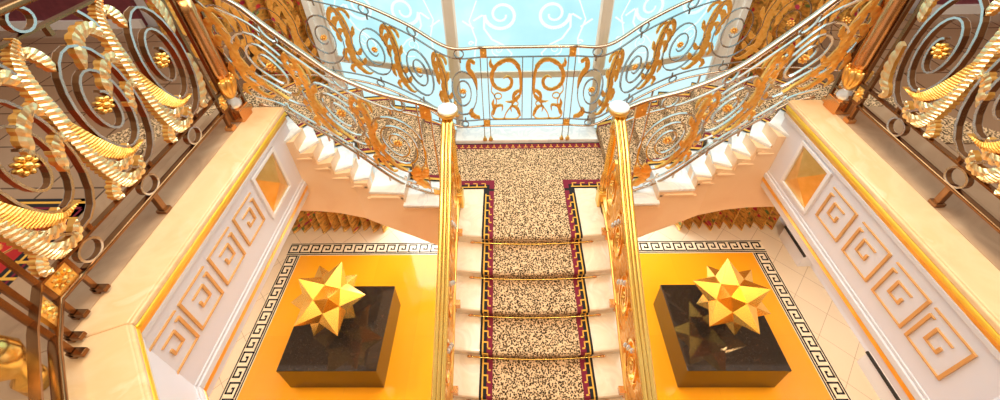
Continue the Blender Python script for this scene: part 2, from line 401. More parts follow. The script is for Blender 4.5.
# ------------------------------------------------------------------ curtains
def curtain(name, x0, x1, y, z0, z1, label, group, folds, amp):
    t = thing(name, ((x0+x1)/2, y, z0), label, 'curtain', group)
    b = MB(); n_ = folds*12; nz = 10
    def pt(i, j, o=0):
        u = i/n_; ph = u*folds*2*PI; k = j/nz
        a = amp*(1.0-.35*k)
        return Vector((x0+(x1-x0)*u+.018*math.sin(ph*2+1), y+a*math.sin(ph)+.3*a*math.sin(ph*.37+2)+o, z0+(z1-z0)*k+(.012*math.cos(ph) if j == 0 else 0)))
    for o_ in (0, .012):
        vs = [pt(i, j, o_) for j in range(nz+1) for i in range(n_+1)]; fs = []; uvs = []
        for j in range(nz):
            for i in range(n_):
                fs.append((j*(n_+1)+i, j*(n_+1)+i+1, (j+1)*(n_+1)+i+1, (j+1)*(n_+1)+i))
                uvs.append([((i+a)*2.0*(abs(x1-x0))/n_, (j+c)*(z1-z0)/nz) for a, c in ((0, 0), (1, 0), (1, 1), (0, 1))])
        b.add(vs, fs, 0, uvs)
    b.build('drape', 'floral_drape', t, True)
    b = MB(); b.sweep([pt(i, 0, .006)+Vector((0, 0, .012)) for i in range(n_+1)], rect(.02, .024))
    b.build('hem', 'gold_satin', t, True)
    return t
curtain('curtain', -4.25, -2.45, 1.86, .02, 2.12, 'floral gold and red curtain on the ground floor under the left flight of stairs', 'floor-length floral curtains', 10, .10)
curtain('curtain', 2.65, 4.45, 1.86, .02, 2.12, 'floral gold and red curtain on the ground floor under the right flight of stairs', 'floor-length floral curtains', 10, .10)
curtain('curtain', -5.0, -2.62, 2.3, 2.9, 6.6, 'floral gold and red curtain at the upper window behind the left flight railing', 'upper floral curtains', 11, .11)
curtain('curtain', 2.72, 5.0, 2.3, 2.9, 6.6, 'floral gold and red curtain at the upper window behind the right flight railing', 'upper floral curtains', 11, .11)

# ------------------------------------------------------------------ central staircase
st = thing('staircase', (0, 0, 0), 'cream marble central staircase with curved steps leading down from the landing', 'staircase')
NS = 10; HW = .83
def bow(x): return -.055*(1-(x/.9)**2)
NX = 14
XS = [-HW+2*HW*i/NX for i in range(NX+1)]
def zn(k): return ZL-k*RIS              # top of step k (0 = landing)
for k in range(1, NS+1):
    y1 = -(k-1)*TR; y0 = -k*TR; b = MB()
    # tread slab with rounded nosing
    prof = [(0, 0), (-.018, -.006), (-.026, -.02), (-.018, -.034), (0, -.04)]
    rs = []
    for x in XS:
        yb = bow(x)
        rs.append([(x, y0+yb+a, zn(k)+c) for a, c in prof]+[(x, y1+yb+.02, zn(k)-.04), (x, y1+yb+.02, zn(k))])
    b.rings(rs)
    rs = []
    for x in XS:
        yb = bow(x); rs.append([(x, y0+yb, zn(k)-.04), (x, y0+yb, zn(k)-RIS-.03), (x, y1+yb+.01, zn(k)-RIS-.03), (x, y1+yb+.01, zn(k)-.04)])
    b.rings(rs)
    b.build('step', 'marble_step', st)
# landing slab
b = MB()
rs = []
for x in XS: rs.append([(x, bow(x)-.026, ZL-.02), (x, bow(x)-.018, ZL-.004), (x, bow(x), ZL), (x, .66, ZL), (x, .66, ZL-.2), (x, bow(x)-.0, ZL-.2), (x, bow(x)-.018, ZL-.036)])
b.rings(rs)
b.box(-1.0, .62, ZL-.25, 1.0, 1.70, ZL); b.box(-.98, .22, ZL-.5, -.80, .7, ZL); b.box(.80, .22, ZL-.5, .98, .7, ZL)
b.build('landing', 'marble_step', st)
b = MB(); b.box(-.96, 1.39, ZL, .96, 1.655, ZL+.075); b.build('curb', 'marble_white', st, bevel=.012)

# runner on the central flight: profile with arc length
def flight_profile():
    pr = [(.62, ZL+.012), (.0, ZL+.012)]
    for k in range(0, NS):
        y = -k*TR
        pr += [(y-.022, ZL-k*RIS+.006), (y-.036, ZL-k*RIS-.014), (y-.034, ZL-k*RIS-.036), (y-.014, ZL-k*RIS-.05), (y-.012, ZL-(k+1)*RIS+.014), (y-TR+.01, ZL-(k+1)*RIS+.012)]
    return pr
PRF = flight_profile()
ARC = [0]
for a, c in zip(PRF[:-1], PRF[1:]): ARC.append(ARC[-1]+math.hypot(c[0]-a[0], c[1]-a[1]))
def on_prof(x, s, lift=0.):
    s = max(0, min(s, ARC[-1]-1e-6))
    for i in range(len(ARC)-1):
        if s <= ARC[i+1]: break
    t_ = (s-ARC[i])/max(ARC[i+1]-ARC[i], 1e-9); a, c = PRF[i], PRF[i+1]
    y, z = a[0]+(c[0]-a[0])*t_, a[1]+(c[1]-a[1])*t_
    dy, dz = c[0]-a[0], c[1]-a[1]; l_ = math.hypot(dy, dz)
    ny, nz = dz/l_, -dy/l_
    if nz < -.001: ny, nz = ny, nz
    return Vector((x, y+ny*lift*(1 if True else 0)+bow(x)*(min(1, max(0, (.62-y)/.6))), z+nz*lift))
def prof_strip(b, x0, x1, s0, s1, lift, mi, nx=1, uv=False):
    ss = [s0]+[a for a in ARC if s0+1e-5 < a < s1-1e-5]+[s1]
    vs = []; fs = []; uvs = []
    for s in ss:
        for i in range(nx+1): vs.append(on_prof(x0+(x1-x0)*i/nx, s, lift))
    for j in range(len(ss)-1):
        for i in range(nx):
            q = j*(nx+1)+i; fs.append((q, q+1, q+nx+2, q+nx+1))
            uvs.append([(x0+(x1-x0)*(i+a)/nx, ss[j+c]) for a, c in ((0, 0), (1, 0), (1, 1), (0, 1))])
    b.add(vs, fs, mi, uvs if uv else None)
ru = thing('carpet_runner', (0, 0, ZL), 'leopard print runner with maroon key border down the central staircase', 'carpet')
CW = .42; SE = ARC[-1]; S0 = .0
b = MB(); prof_strip(b, -CW, CW, S0, SE, 0, 0, 8, True); b.build('field', 'leopard', ru)
b = MB()
for s in (-1, 1):
    prof_strip(b, s*CW, s*(CW+.122), S0+.0, SE, 0, 0)             # black ground
    prof_strip(b, s*(CW-.002), s*(CW+.055), S0+.06, SE, .002, 1)  # maroon
    # gold key: upright bars with hooks
    x0, x1 = CW+.012, CW+.098
    prof_strip(b, s*(CW+.086), s*(CW+.100), S0+.1, SE, .003, 2)
    q = S0+.12; i = 0
    while q < SE-.08:
        prof_strip(b, s*(CW+.040), s*(CW+.100), q, q+.014, .004, 2)
        prof_strip(b, s*(CW+.040), s*(CW+.052), q, q+.055, .004, 2)
        prof_strip(b, s*(CW+.018), s*(CW+.045), q+.055, q+.068, .004, 2)
        q += .1; i += 1
b.build('key_border', ['carpet_black', 'carpet_maroon', 'carpet_gold'], ru)
# landing part of the carpet
b = MB()
def flat(b, poly, z, mi, uv=True):
    b.add([(x, y, z) for x, y in poly], [tuple(range(len(poly)))], mi, [[(x, y) for x, y in poly]] if uv else None)
flat(b, [(-1.0, .66), (1.0, .66), (1.0, 1.30), (-1.0, 1.30)], ZL+.0125, 0)
flat(b, [(-CW, .60), (CW, .60), (CW, .67), (-CW, .67)], ZL+.0127, 0)
b.build('landing_field', 'leopard', ru)
b = MB()
b.box(-1.0, 1.285, ZL, 1.0, 1.385, ZL+.0135, 1); b.box(-1.0, 1.372, ZL, 1.0, 1.39, ZL+.014, 0)
q = -.97
while q < .95:
    b.box(q, 1.305, ZL, q+.05, 1.32, ZL+.0148, 2); b.box(q+.02, 1.305, ZL, q+.034, 1.36, ZL+.0148, 2); q += .085
for s in (-1, 1):
    b.box(s*CW, .60, ZL, s*1.0, .72, ZL+.0135, 0);  b.box(s*(CW+.055), .655, ZL, s*1.0, .725, ZL+.0145, 1); b.box(s*(CW-.004), .59, ZL, s*(CW+.055), .725, ZL+.0165, 1)
    b.box(s*(CW+.086), .612, ZL, s*1.0, .626, ZL+.0155, 2); q = CW+.1
    while q < .95:
        b.box(s*q, .612, ZL, s*(q+.014), .68, ZL+.0162, 2); b.box(s*q, .668, ZL, s*(q+.055), .68, ZL+.0162, 2); q += .1
b.build('landing_border', ['carpet_black', 'carpet_maroon', 'carpet_gold'], ru)

# stair rods
ordn = ['first', 'second', 'third', 'fourth', 'fifth', 'sixth', 'seventh']
for k in range(6):
    y = -k*TR-.016; z = ZL-(k+1)*RIS+.03
    t = thing('stair_rod', (0, y, z), 'thin brass stair rod holding the leopard runner, %s rod down from the landing' % ordn[k], 'stair rod', 'brass stair rods')
    b = MB(); b.sweep([(x, y+bow(x)-.006, z) for x in [-.63+1.26*i/14 for i in range(15)]], circ(.0075, 8)); b.build('rod', 'gold_polish', t, True)
    for s in (-1, 1):
        b = MB(); b.ball((s*.645, y+bow(.645)-.006, z), .014, ax=(Vector((.03, 0, 0)), Vector((0, .012, 0)), Vector((0, 0, .012)))); b.build('finial', 'rose_bronze', t, True)

# ------------------------------------------------------------------ side flights
IN = [(-.98, .22), (-1.39, .27), (-1.765, .345), (-1.915, .37), (-2.07, .40), (-2.20, .41), (-2.335, .41), (-2.45, .42)]
LE = [(-1.42, .23), (-1.79, .29), (-1.945, .315), (-2.085, .30), (-2.215, .285), (-2.33, .245), (-2.42, .21), (-2.5, .2)]
OU = [(-1.0, 1.62), (-1.42, 1.78), (-1.84, 1.86), (-2.24, 1.83), (-2.62, 1.70), (-2.92, 1.50), (-3.18, 1.22), (-3.40, .92)]
def lerp2(a, c, t): return (a[0]+(c[0]-a[0])*t, a[1]+(c[1]-a[1])*t)
for s, nm in SIDES:
    mir = lambda p: (-s*p[0], p[1])
    I = [mir(p) for p in IN]; L_ = [mir(p) for p in LE]; O_ = [mir(p) for p in OU]
    sf = thing('staircase', (s*1.0, .9, ZL), 'curved marble side flight rising to the %s from the landing' % nm, 'staircase', None)
    for k in range(7):
        z = ZL+(k+1)*RU
        b = MB()
        b.prism([I[k], O_[k], O_[k+1], L_[k]], z-.035, z)
        # riser below the front edge
        a0 = lerp2(I[k], O_[k], .0); a1 = O_[k]; bk = lerp2(I[k], L_[k], .12); bk2 = lerp2(O_[k], O_[k+1], .12); f0 = lerp2(I[k], L_[k], .04); f1 = lerp2(O_[k], O_[k+1], .04)
        b.prism([lerp2(f0, f1, .03), f1, bk2, lerp2(bk, bk2, .03)], z-RU, z-.03)
        b.build('step', 'marble_white', sf, bevel=.005)
    # stringer and soffit under the treads
    top = []
    sofx = [(-.80, 1.60), (-1.13, 1.84), (-1.4, 2.01), (-1.67, 2.17), (-1.95, 2.35), (-2.19, 2.48), (-2.4, 2.55), (-2.58, 2.59), (-2.75, 2.62)]
    cut = [(-.80, ZL-.01), (-.98, ZL-.01)]
    for k in range(7):
        x0 = IN[k][0]-.012; x1 = IN[k+1][0]-.012 if k < 6 else -2.46
        cut += [(x0, ZL+(k+1)*RU-.035), (x1, ZL+(k+1)*RU-.035)]
    cut += [(-2.75, ZL+7*RU-.035)]
    loop = [(-s*x, z) for x, z in cut]+[(-s*x, z) for x, z in reversed(sofx)]
    b = MB(); lp2 = [(-s*x, z) for x, z in sofx]; lp2 = lp2+[(x, z+.12) for x, z in reversed(lp2)]
    b.extrude([(x, .40, z) for x, z in lp2], (0, 1.1, 0))
    for k in range(7):
        z = ZL+(k+1)*RU; q0, q1 = O_[k], O_[k+1]; i0, i1 = lerp2(q0, I[k], .03), lerp2(q1, L_[k], .03)
        b.prism([q0, q1, i1, i0], z-.5, z-.036)
    # inner face: follows the tread ends a little way back
    def yin(x):
        pts = [(-.8, .245), (-1.925, .30), (-2.75, .19), (-2.9, .19)]
        for (xa, ya), (xb, yb) in zip(pts[:-1], pts[1:]):
            if x >= xb: return ya+(yb-ya)*(xa-x)/(xa-xb)
        return pts[-1][1]
    def top_at(x):
        for k in range(6):
            if IN[k+1][0]-.012 < x <= IN[k][0]-.012: return ZL+(k+1)*RU-.035
        return ZL+7*RU-.035
    def sof_at(x):
        for (xa, za), (xb, zb) in zip(sofx[:-1], sofx[1:]):
            if xb <= x <= xa: return za+(zb-za)*(xa-x)/(xa-xb)
    XC = -1.925
    cutA = [p_ for p_ in cut if p_[0] > XC]+[(XC, top_at(XC-.001)), (XC, sof_at(XC))]+[p_ for p_ in reversed(sofx) if p_[0] > XC]
    cutA.insert(len([p_ for p_ in cut if p_[0] > XC]), (cut[[i_ for i_, p_ in enumerate(cut) if p_[0] > XC][-1]][0], top_at(XC-.001))) if False else None
    cutB = [(XC, sof_at(XC)), (XC, top_at(XC-.001))]+[p_ for p_ in cut if p_[0] < XC]+[p_ for p_ in reversed(sofx) if p_[0] < XC]
    for cc, ya, xa, yb, xb in ((cutA, .245, -.8, .30, XC), (cutB, .30, XC, .19, -2.75)):
        b.extrude([(-s*x, ya+(yb-ya)*(xa-x)/(xa-xb), z) for x, z in cc], (0, .22, 0))
    b.build('stringer', 'marble_peach', sf)
    # step brackets on the stringer face
    b = MB()
    for k in range(6):
        x0 = IN[k][0]-.03; x1 = IN[k+1][0]-.03; z = ZL+(k+1)*RU-.035
        for (xa, xb, za, zb) in ((x0, x0-.022, z-RU*.98, z-.055), (x0+.0, x1-.02, z-.075, z-.055)):
            ya = min(yin(xa), yin(xb))
            b.box(-s*xa, ya-.006, za, -s*xb, ya+.05, zb)
        b.box(-s*(x0-.04), yin(x0)-.012, z-.055, -s*(x1+.02), yin(x1)+.03, z-.035)
    b.build('step_bracket', 'marble_peach', sf)
    # carpet on this flight
    cr_ = thing('carpet_runner', (s*1.6, .9, ZL+.3), 'leopard print runner with maroon key border climbing the %s side flight' % nm, 'carpet')
    b = MB(); bbs = [MB(), MB()]
    for k in range(8):
        z = ZL+(k+1)*RU+.010; a, c = I[k], O_[k]
        fa, fb = .31, .93
        p0, p1 = lerp2(a, c, fa), lerp2(a, c, fb)
        def slabq(mb, q0, q1, t0, t1, zz, mi):
            mb.add([(*q0, zz), (*q1, zz), (*t1, zz), (*t0, zz)], [(0, 1, 2, 3)], mi, [[q0, q1, t1, t0]])
        fx0 = lerp2(lerp2(I[k], L_[k] if k < 7 else (-s*-2.6, .3), -.05), O_[k], fa)
        def rp(f, o):  # point on riser line shifted along the walking direction
            q = lerp2(a, c, f); a2 = L_[k] if k < 7 else mir((-2.6, .2)); c2 = O_[k+1] if k < 7 else mir((-3.6, .6))
            q2 = lerp2(a2, c2, f); dx, dy = q2[0]-q[0], q2[1]-q[1]; ll = math.hypot(dx, dy) or 1
            return (q[0]+dx/ll*o, q[1]+dy/ll*o), q2
        fr0, bk0 = rp(fa, -.02); fr1, bk1 = rp(fb, -.02)
        if k < 7:
            slabq(b, fr0, fr1, bk0, bk1, z, 0)
        # riser
        zz0 = z-RU-.002
        b.add([(*fr0, z), (*fr1, z), (*rp(fb, -.012)[0], zz0), (*rp(fa, -.012)[0], zz0)], [(0, 1, 2, 3)], 0, [[(fr0[1], fr0[0]), (fr1[1], fr1[0]), (fr1[1], fr1[0]+RU), (fr0[1], fr0[0]+RU)]])
        for f0, f1, mi, dz in ((fa-.065, fa-.052, 0, .001), (fa-.052, fa-.030, 2, .0015), (fa-.03, fa, 1, .001), (fb, fb+.02, 1, .001), (fb+.02, fb+.05, 2, .0015), (fb+.05, fb+.07, 0, .001)):
            bb = bbs[0 if f0 < .5 else 1]; A0, B0 = rp(f0, -.022); A1, B1 = rp(f1, -.022)
            if k < 7: bb.add([(*A0, z+dz), (*A1, z+dz), (*B1, z+dz), (*B0, z+dz)], [(0, 1, 2, 3)], mi)
            bb.add([(*A0, z+dz), (*A1, z+dz), (*rp(f1, -.015)[0], zz0), (*rp(f0, -.015)[0], zz0)], [(0, 1, 2, 3)], mi)
    # upper landing part
    up = [mir(q) for q in ((-2.44, .56), (-3.25, .88), (-3.55, .55), (-4.2, -.1), (-3.2, -.1), (-2.98, .12))]
    b.add([(*q, ZG+.012) for q in up], [tuple(range(len(up)))], 0, [up])
    b.build('field', 'leopard', cr_); [q_.build('key_border', ['carpet_black', 'carpet_maroon', 'carpet_gold'], cr_) for q_ in bbs]

# ------------------------------------------------------------------ galleries: fascia, ledge, floor
def mitre(pts, w):
    # strip outline of an open polyline with right-angled corners; w(dy,dz) -> half width by direction
    L = []; Rr = []; n = len(pts)
    def nd(i):
        dy, dz = pts[i+1][0]-pts[i][0], pts[i+1][1]-pts[i][1]; l_ = math.hypot(dy, dz); return (-dz/l_, dy/l_, w(dy, dz))
    for i in range(n):
        if i in (0, n-1):
            a = nd(0 if i == 0 else n-2); o = (a[0]*a[2], a[1]*a[2])
        else:
            a, c = nd(i-1), nd(i); o = (a[0]*a[2]+c[0]*c[2], a[1]*a[2]+c[1]*c[2])
        L.append((pts[i][0]+o[0], pts[i][1]+o[1])); Rr.append((pts[i][0]-o[0], pts[i][1]-o[1]))
    return L, Rr
def greek_unit(pt, y0, wy, z0, hz, par):
    hw = lambda dy, dz: .0045 if abs(dy) > abs(dz) else .009
    P_ = lambda a, c: (y0+a*wy, z0+c*hz)
    b = MB()
    path = [P_(0, 1), P_(1, 1), P_(1, 0), P_(.05, 0), P_(.05, .82), P_(.16, .82)]
    hook = [P_(.72, .72), P_(.32, .72), P_(.32, .34), P_(.62, .34), P_(.62, .50)]
    for q in (path, hook):
        b = MB(); L, Rr = mitre(q, hw)
        rs = [[pt(*l, .0), pt(*l, .014), pt(*r_, .014), pt(*r_, .0)] for l, r_ in zip(L, Rr)]
        b.rings(rs); b.build('greek_key_moulding', 'shaded_edge', par)
class PanelPt:
    def __init__(s, sx): s.n = Vector((-sx, 0, 0)); s.sx = sx
    def __call__(s, y, z, o=0): return Vector((s.sx*2.42-s.sx*o, -y, z))   # y counted towards the viewer
for s, nm in SIDES:
    x = s*2.42
    CY = -1.65 if s < 0 else -1.87        # where the canted corner starts
    def offs(o): return [(x+s*o, .36), (x+s*o, CY-o*.414), (s*(1.60+o*.707), CY-.82-o*.707)]
    def band(b, o0, o1, z0, z1, mi=0):
        A = offs(o0); B = offs(o1)
        for i in range(2): b.prism([A[i], A[i+1], B[i+1], B[i]], z0, z1, mi)
    w = thing('wall_%s' % nm, (x, -.6, 2.85), None, None); w['kind'] = 'structure'
    b = MB(); band(b, 0, .25, 2.93, ZE-.05); b.build('fascia', 'white_paint', w)
    b = MB(); DZ = .06 if s > 0 else .0
    band(b, -.004, .3, 2.85+DZ, 2.94+DZ); band(b, -.022, .02, 2.985+DZ, 3.045+DZ); band(b, -.008, .02, 3.045+DZ, 3.075+DZ); band(b, -.025, .02, 3.76, 3.80); b.build('white_moulding', 'white_matt', w, bevel=.006)
    b = MB(); band(b, -.022, .02, 2.94+DZ, 2.985+DZ); band(b, -.022, .02, 3.80, 3.835); b.build('gilt_moulding', 'gold_satin', w, bevel=.006)
    b = MB(); band(b, -.05, .02, 3.85, 3.895); b.build('gilt_bead', 'gold_bright', w, bevel=.015)
    b = MB(); band(b, -.02, .02, 3.835, 3.85); b.build('shadow_fillet', 'shaded_edge', w)
    # raised square panel with gilt pyramid
    b = MB()
    y0, y1, z0, z1 = -.335, .0, 3.235, 3.70
    for a, bb_, c, d in ((y0-.035, y1+.035, z0-.035, z0), (y0-.035, y1+.035, z1, z1+.035), (y0-.035, y0, z0, z1), (y1, y1+.035, z0, z1)):
        b.box(x-s*.022, a, c, x+s*.01, bb_, d)
    b.build('panel_frame', 'white_trim', w, bevel=.005)
    b = MB()
    vs = [(x-s*.004, y0, z0), (x-s*.004, y1, z0), (x-s*.004, y1, z1), (x-s*.004, y0, z1), (x-s*.075, (y0+y1)/2, (z0+z1)/2)]
    b.add(vs, [(0, 1, 4), (1, 2, 4), (2, 3, 4), (3, 0, 4), (0, 3, 2, 1)]); b.build('pyramid_boss', 'gold_panel', w)
    # greek key as orange strips, standing in for shaded sides of white relief
    pp = PanelPt(s)
    for yc in (.58, .92, 1.25, 1.56): greek_unit(pp, yc-.14, .27, 3.31, .34, w)
    # ledge (structure) and gallery floor
    b = MB(); band(b, -.045, .0, ZE-.055, ZE-.012); band(b, -.03, .25, ZE-.02, ZE); b.build('trim_%d' % (11 if s < 0 else 12), 'marble_ledge', None, bevel=.01)
    tag(bpy.data.objects['trim_%d' % (11 if s < 0 else 12)], kind='structure')
    b = MB(); band(b, .25, .60, ZE-.10, ZE-.002); band(b, .58, 1.0, ZG-.1, ZG+.06); tag(b.build('trim_%d' % (13 if s < 0 else 14), 'ledge_brown', bevel=.008), kind='structure')  # ledge strip along the railing, browner than its front
    b = MB()
    poly = [(s*2.95, .36), (s*2.95, -1.87), (s*2.05, -2.95), (s*2.05, -5), (s*8.2, -5), (s*8.2, 2.45), (s*3.9, 2.45), (s*3.5, 1.1), (s*3.35, .86), (s*2.5, .42)]
    b.prism(poly, 2.95, ZG); tag(b.build('floor_gallery_%s' % nm, 'floor_gallery'), kind='structure')
    b = MB(); b.box(s*7.9, -5, ZG, s*8.1, 2.45, ZG+1.6); b.box(s*5.3, 2.45, ZG, s*8.1, 2.6, ZG+2.4); b.box(s*5.28, 2.40, ZG, s*8.1, 2.45, ZG+.12, 1); tag(b.build('wall_gallery_%s' % nm, ['maroon_wall', 'white_trim']), kind='structure')
    b = MB(); b.box(s*7.86, -5, ZG, s*7.9, 2.45, ZG+.14); b.box(s*7.87, -5, ZG+.75, s*7.9, 2.45, ZG+.8); tag(b.build('baseboard_%s' % nm, 'white_trim'), kind='structure')
    b = MB(); b.box(s*2.44, -1.7, 2.92, s*5.2, .3, 2.96); tag(b.build('ceiling_under_gallery_%s' % nm, 'white_paint'), kind='structure')
# gallery rug on the left
rg = thing('rug', (-4.6, -2, ZG), 'red patterned gallery rug with dark key border behind the left railing', 'rug')
b = MB(); b.box(-5.6, -4.4, ZG, -3.62, -.82, ZG+.012); b.build('field', 'rug_field', rg)
b = MB()
b.box(-5.6, -.82, ZG, -3.42, -.62, ZG+.012, 0); b.box(-3.62, -4.4, ZG, -3.42, -.62, ZG+.012, 0)
for o_ in (.03, .085, .14):
    b.box(-5.6, -.62-o_-.02, ZG, -3.42-o_, -.62-o_, ZG+.014, 1 if o_ != .085 else 2); b.box(-3.42-o_-.02, -4.4, ZG, -3.42-o_, -.62-o_, ZG+.014, 1 if o_ != .085 else 2)
q = -.8
while q > -4.2:
    b.box(-3.60, q-.02, ZG, -3.45, q, ZG+.0145, 1); q -= .12
b.build('key_border', ['carpet_black', 'carpet_gold', 'carpet_maroon'], rg)

# ------------------------------------------------------------------ balustrades
class Path:
    def __init__(s, pts, zb, zt, n=10, smooth=True):
        P3 = [Vector((p[0], p[1], 0)) for p in pts]
        Z = [Vector((a, c, 0)) for a, c in zip(zb, zt)]
        if smooth: s.p = catmull(P3, n); s.z = catmull(Z, n)
        else:
            s.p = []; s.z = []
            for i in range(len(P3)-1):
                for k in range(n):
                    s.p.append(P3[i].lerp(P3[i+1], k/n)); s.z.append(Z[i].lerp(Z[i+1], k/n))
            s.p.append(P3[-1]); s.z.append(Z[-1])
        s.s = [0]
        for a, c in zip(s.p[:-1], s.p[1:]): s.s.append(s.s[-1]+(c-a).length)
        s.L = s.s[-1]
    def loc(s, q):
        i = 0
        while i < len(s.s)-2 and s.s[i+1] < q: i += 1
        t_ = (q-s.s[i])/max(s.s[i+1]-s.s[i], 1e-9)
        p = s.p[i].lerp(s.p[i+1], t_); z = s.z[i].lerp(s.z[i+1], t_); d = (s.p[i+1]-s.p[i]).normalized()
        return p, z, Vector((d.y, -d.x, 0))
    def at(s, q, v, n=0.):            # v 0..1 between bottom rail and top rail
        p, z, nr = s.loc(q)
        return Vector((p.x, p.y, z.x+(z.y-z.x)*v))+nr*n
    def line(s, v, q0=0, q1=None, dz=0., n=None):
        q1 = s.L if q1 is None else q1; n = n or max(2, int((q1-q0)/.06))
        return [s.at(q0+(q1-q0)*k/n, v)+Vector((0, 0, dz)) for k in range(n+1)]
def bez(P, n):
    # smooth curve through 2D control points
    Q = catmull([(p[0], p[1], 0) for p in P], n); return [(q.x, q.y) for q in Q]
def flatbar(b, fn, pts, w, d, mi=0, edge=None):
    # pts in (s,v-metres) plane; fn(x,y,n)->3D
    n = len(pts); rs = []; e1 = []; e2 = []
    for i in range(n):
        a = pts[max(i-1, 0)]; c = pts[min(i+1, n-1)]; dx, dy = c[0]-a[0], c[1]-a[1]; l_ = math.hypot(dx, dy) or 1e-6
        nx, ny = -dy/l_*w/2, dx/l_*w/2; x, y = pts[i]
        rs.append([fn(x+nx, y+ny, d/2), fn(x-nx, y-ny, d/2), fn(x-nx, y-ny, -d/2), fn(x+nx, y+ny, -d/2)])
        if edge is not None:
            k = 1.15
            e1.append([fn(x+nx*k, y+ny*k, d/2+.003), fn(x-nx*k, y-ny*k, d/2+.003), fn(x-nx*k, y-ny*k, d/2), fn(x+nx*k, y+ny*k, d/2)])
            e2.append([fn(x+nx*k, y+ny*k, -d/2-.003), fn(x-nx*k, y-ny*k, -d/2-.003), fn(x-nx*k, y-ny*k, -d/2), fn(x+nx*k, y+ny*k, -d/2)])
    b.rings(rs, mi)
    if edge is not None: b.rings(e1, edge); b.rings(e2, edge)
def frond(b, fn, ctrl, wid, thick, ribs=10, mi=0, per=3, skew=.28):
    n = ribs*per; pts = bez(ctrl, max(2, n//max(1, len(ctrl)-1))); n = len(pts)-1
    js = (-1, -.5, 0, .5, 1); rs = []
    for i in range(n+1):
        t_ = i/n; a = pts[max(i-1, 0)]; c = pts[min(i+1, n)]; dx, dy = c[0]-a[0], c[1]-a[1]; l_ = math.hypot(dx, dy) or 1e-6
        tx, ty = dx/l_, dy/l_; nx, ny = -ty, tx
        W = wid(t_)/2*min(1, .15+(1-t_)/.18); ph = (i % per)/per; g = math.sin(PI*ph)
        ring = []
        for sg, jj in ((1, js), (-1, js[::-1])):
            for j in jj:
                off = j*skew*W*1.6; sc = 1.0 if j > -.1 else .80+.26*g*abs(j)
                ring.append(fn(pts[i][0]+nx*j*W*sc+tx*off, pts[i][1]+ny*j*W*sc+ty*off, sg*(thick*(1.0-.25*abs(j))*(.84+.24*g)+.001)))
        rs.append(ring)
    m0 = len(b.m); b.rings(rs, mi)
    if mi == 0:
        q = len(rs[0])
        for k in range((len(rs)-1)*q):
            if k % q in (4, 9): b.m[m0+k] = 1
def taper(w, a=.25): return lambda t: w*(.35+.65*math.sin(PI*min(1, t/a*.5)) if t < a else max(.12, 1-((t-a)/(1-a))**1.6))
def bump_w(w): return lambda t: w*max(.15, math.sin(PI*(.12+.80*t))**.6)
def rosette(b, fn, x, y, r, mi=0, d=.03):
    c = fn(x, y, 0); ex = (fn(x+.01, y, 0)-c)/.01; ey = (fn(x, y+.01, 0)-c)/.01; en = ex.cross(ey).normalized()
    ex.normalize(); ey = en.cross(ex)
    b.ball(c, 1, mi, 8, 4, (ex*r*.42, ey*r*.42, en*(d*1.25)))
    for k in range(8):
        a = 2*PI*k/8; cc = c+(ex*math.cos(a)+ey*math.sin(a))*r*.66
        rx = ex*math.cos(a)+ey*math.sin(a); ry = en.cross(rx)
        b.ball(cc, 1, mi, 6, 4, (rx*r*.36, ry*r*.27, en*d*.8))
def ring_mesh(b, fn, x, y, r, w, d, mi=0, edge=None, seg=16):
    flatbar(b, fn, [(x+r*math.cos(2*PI*k/seg), y+r*math.sin(2*PI*k/seg)) for k in range(seg+1)], w, d, mi, edge)

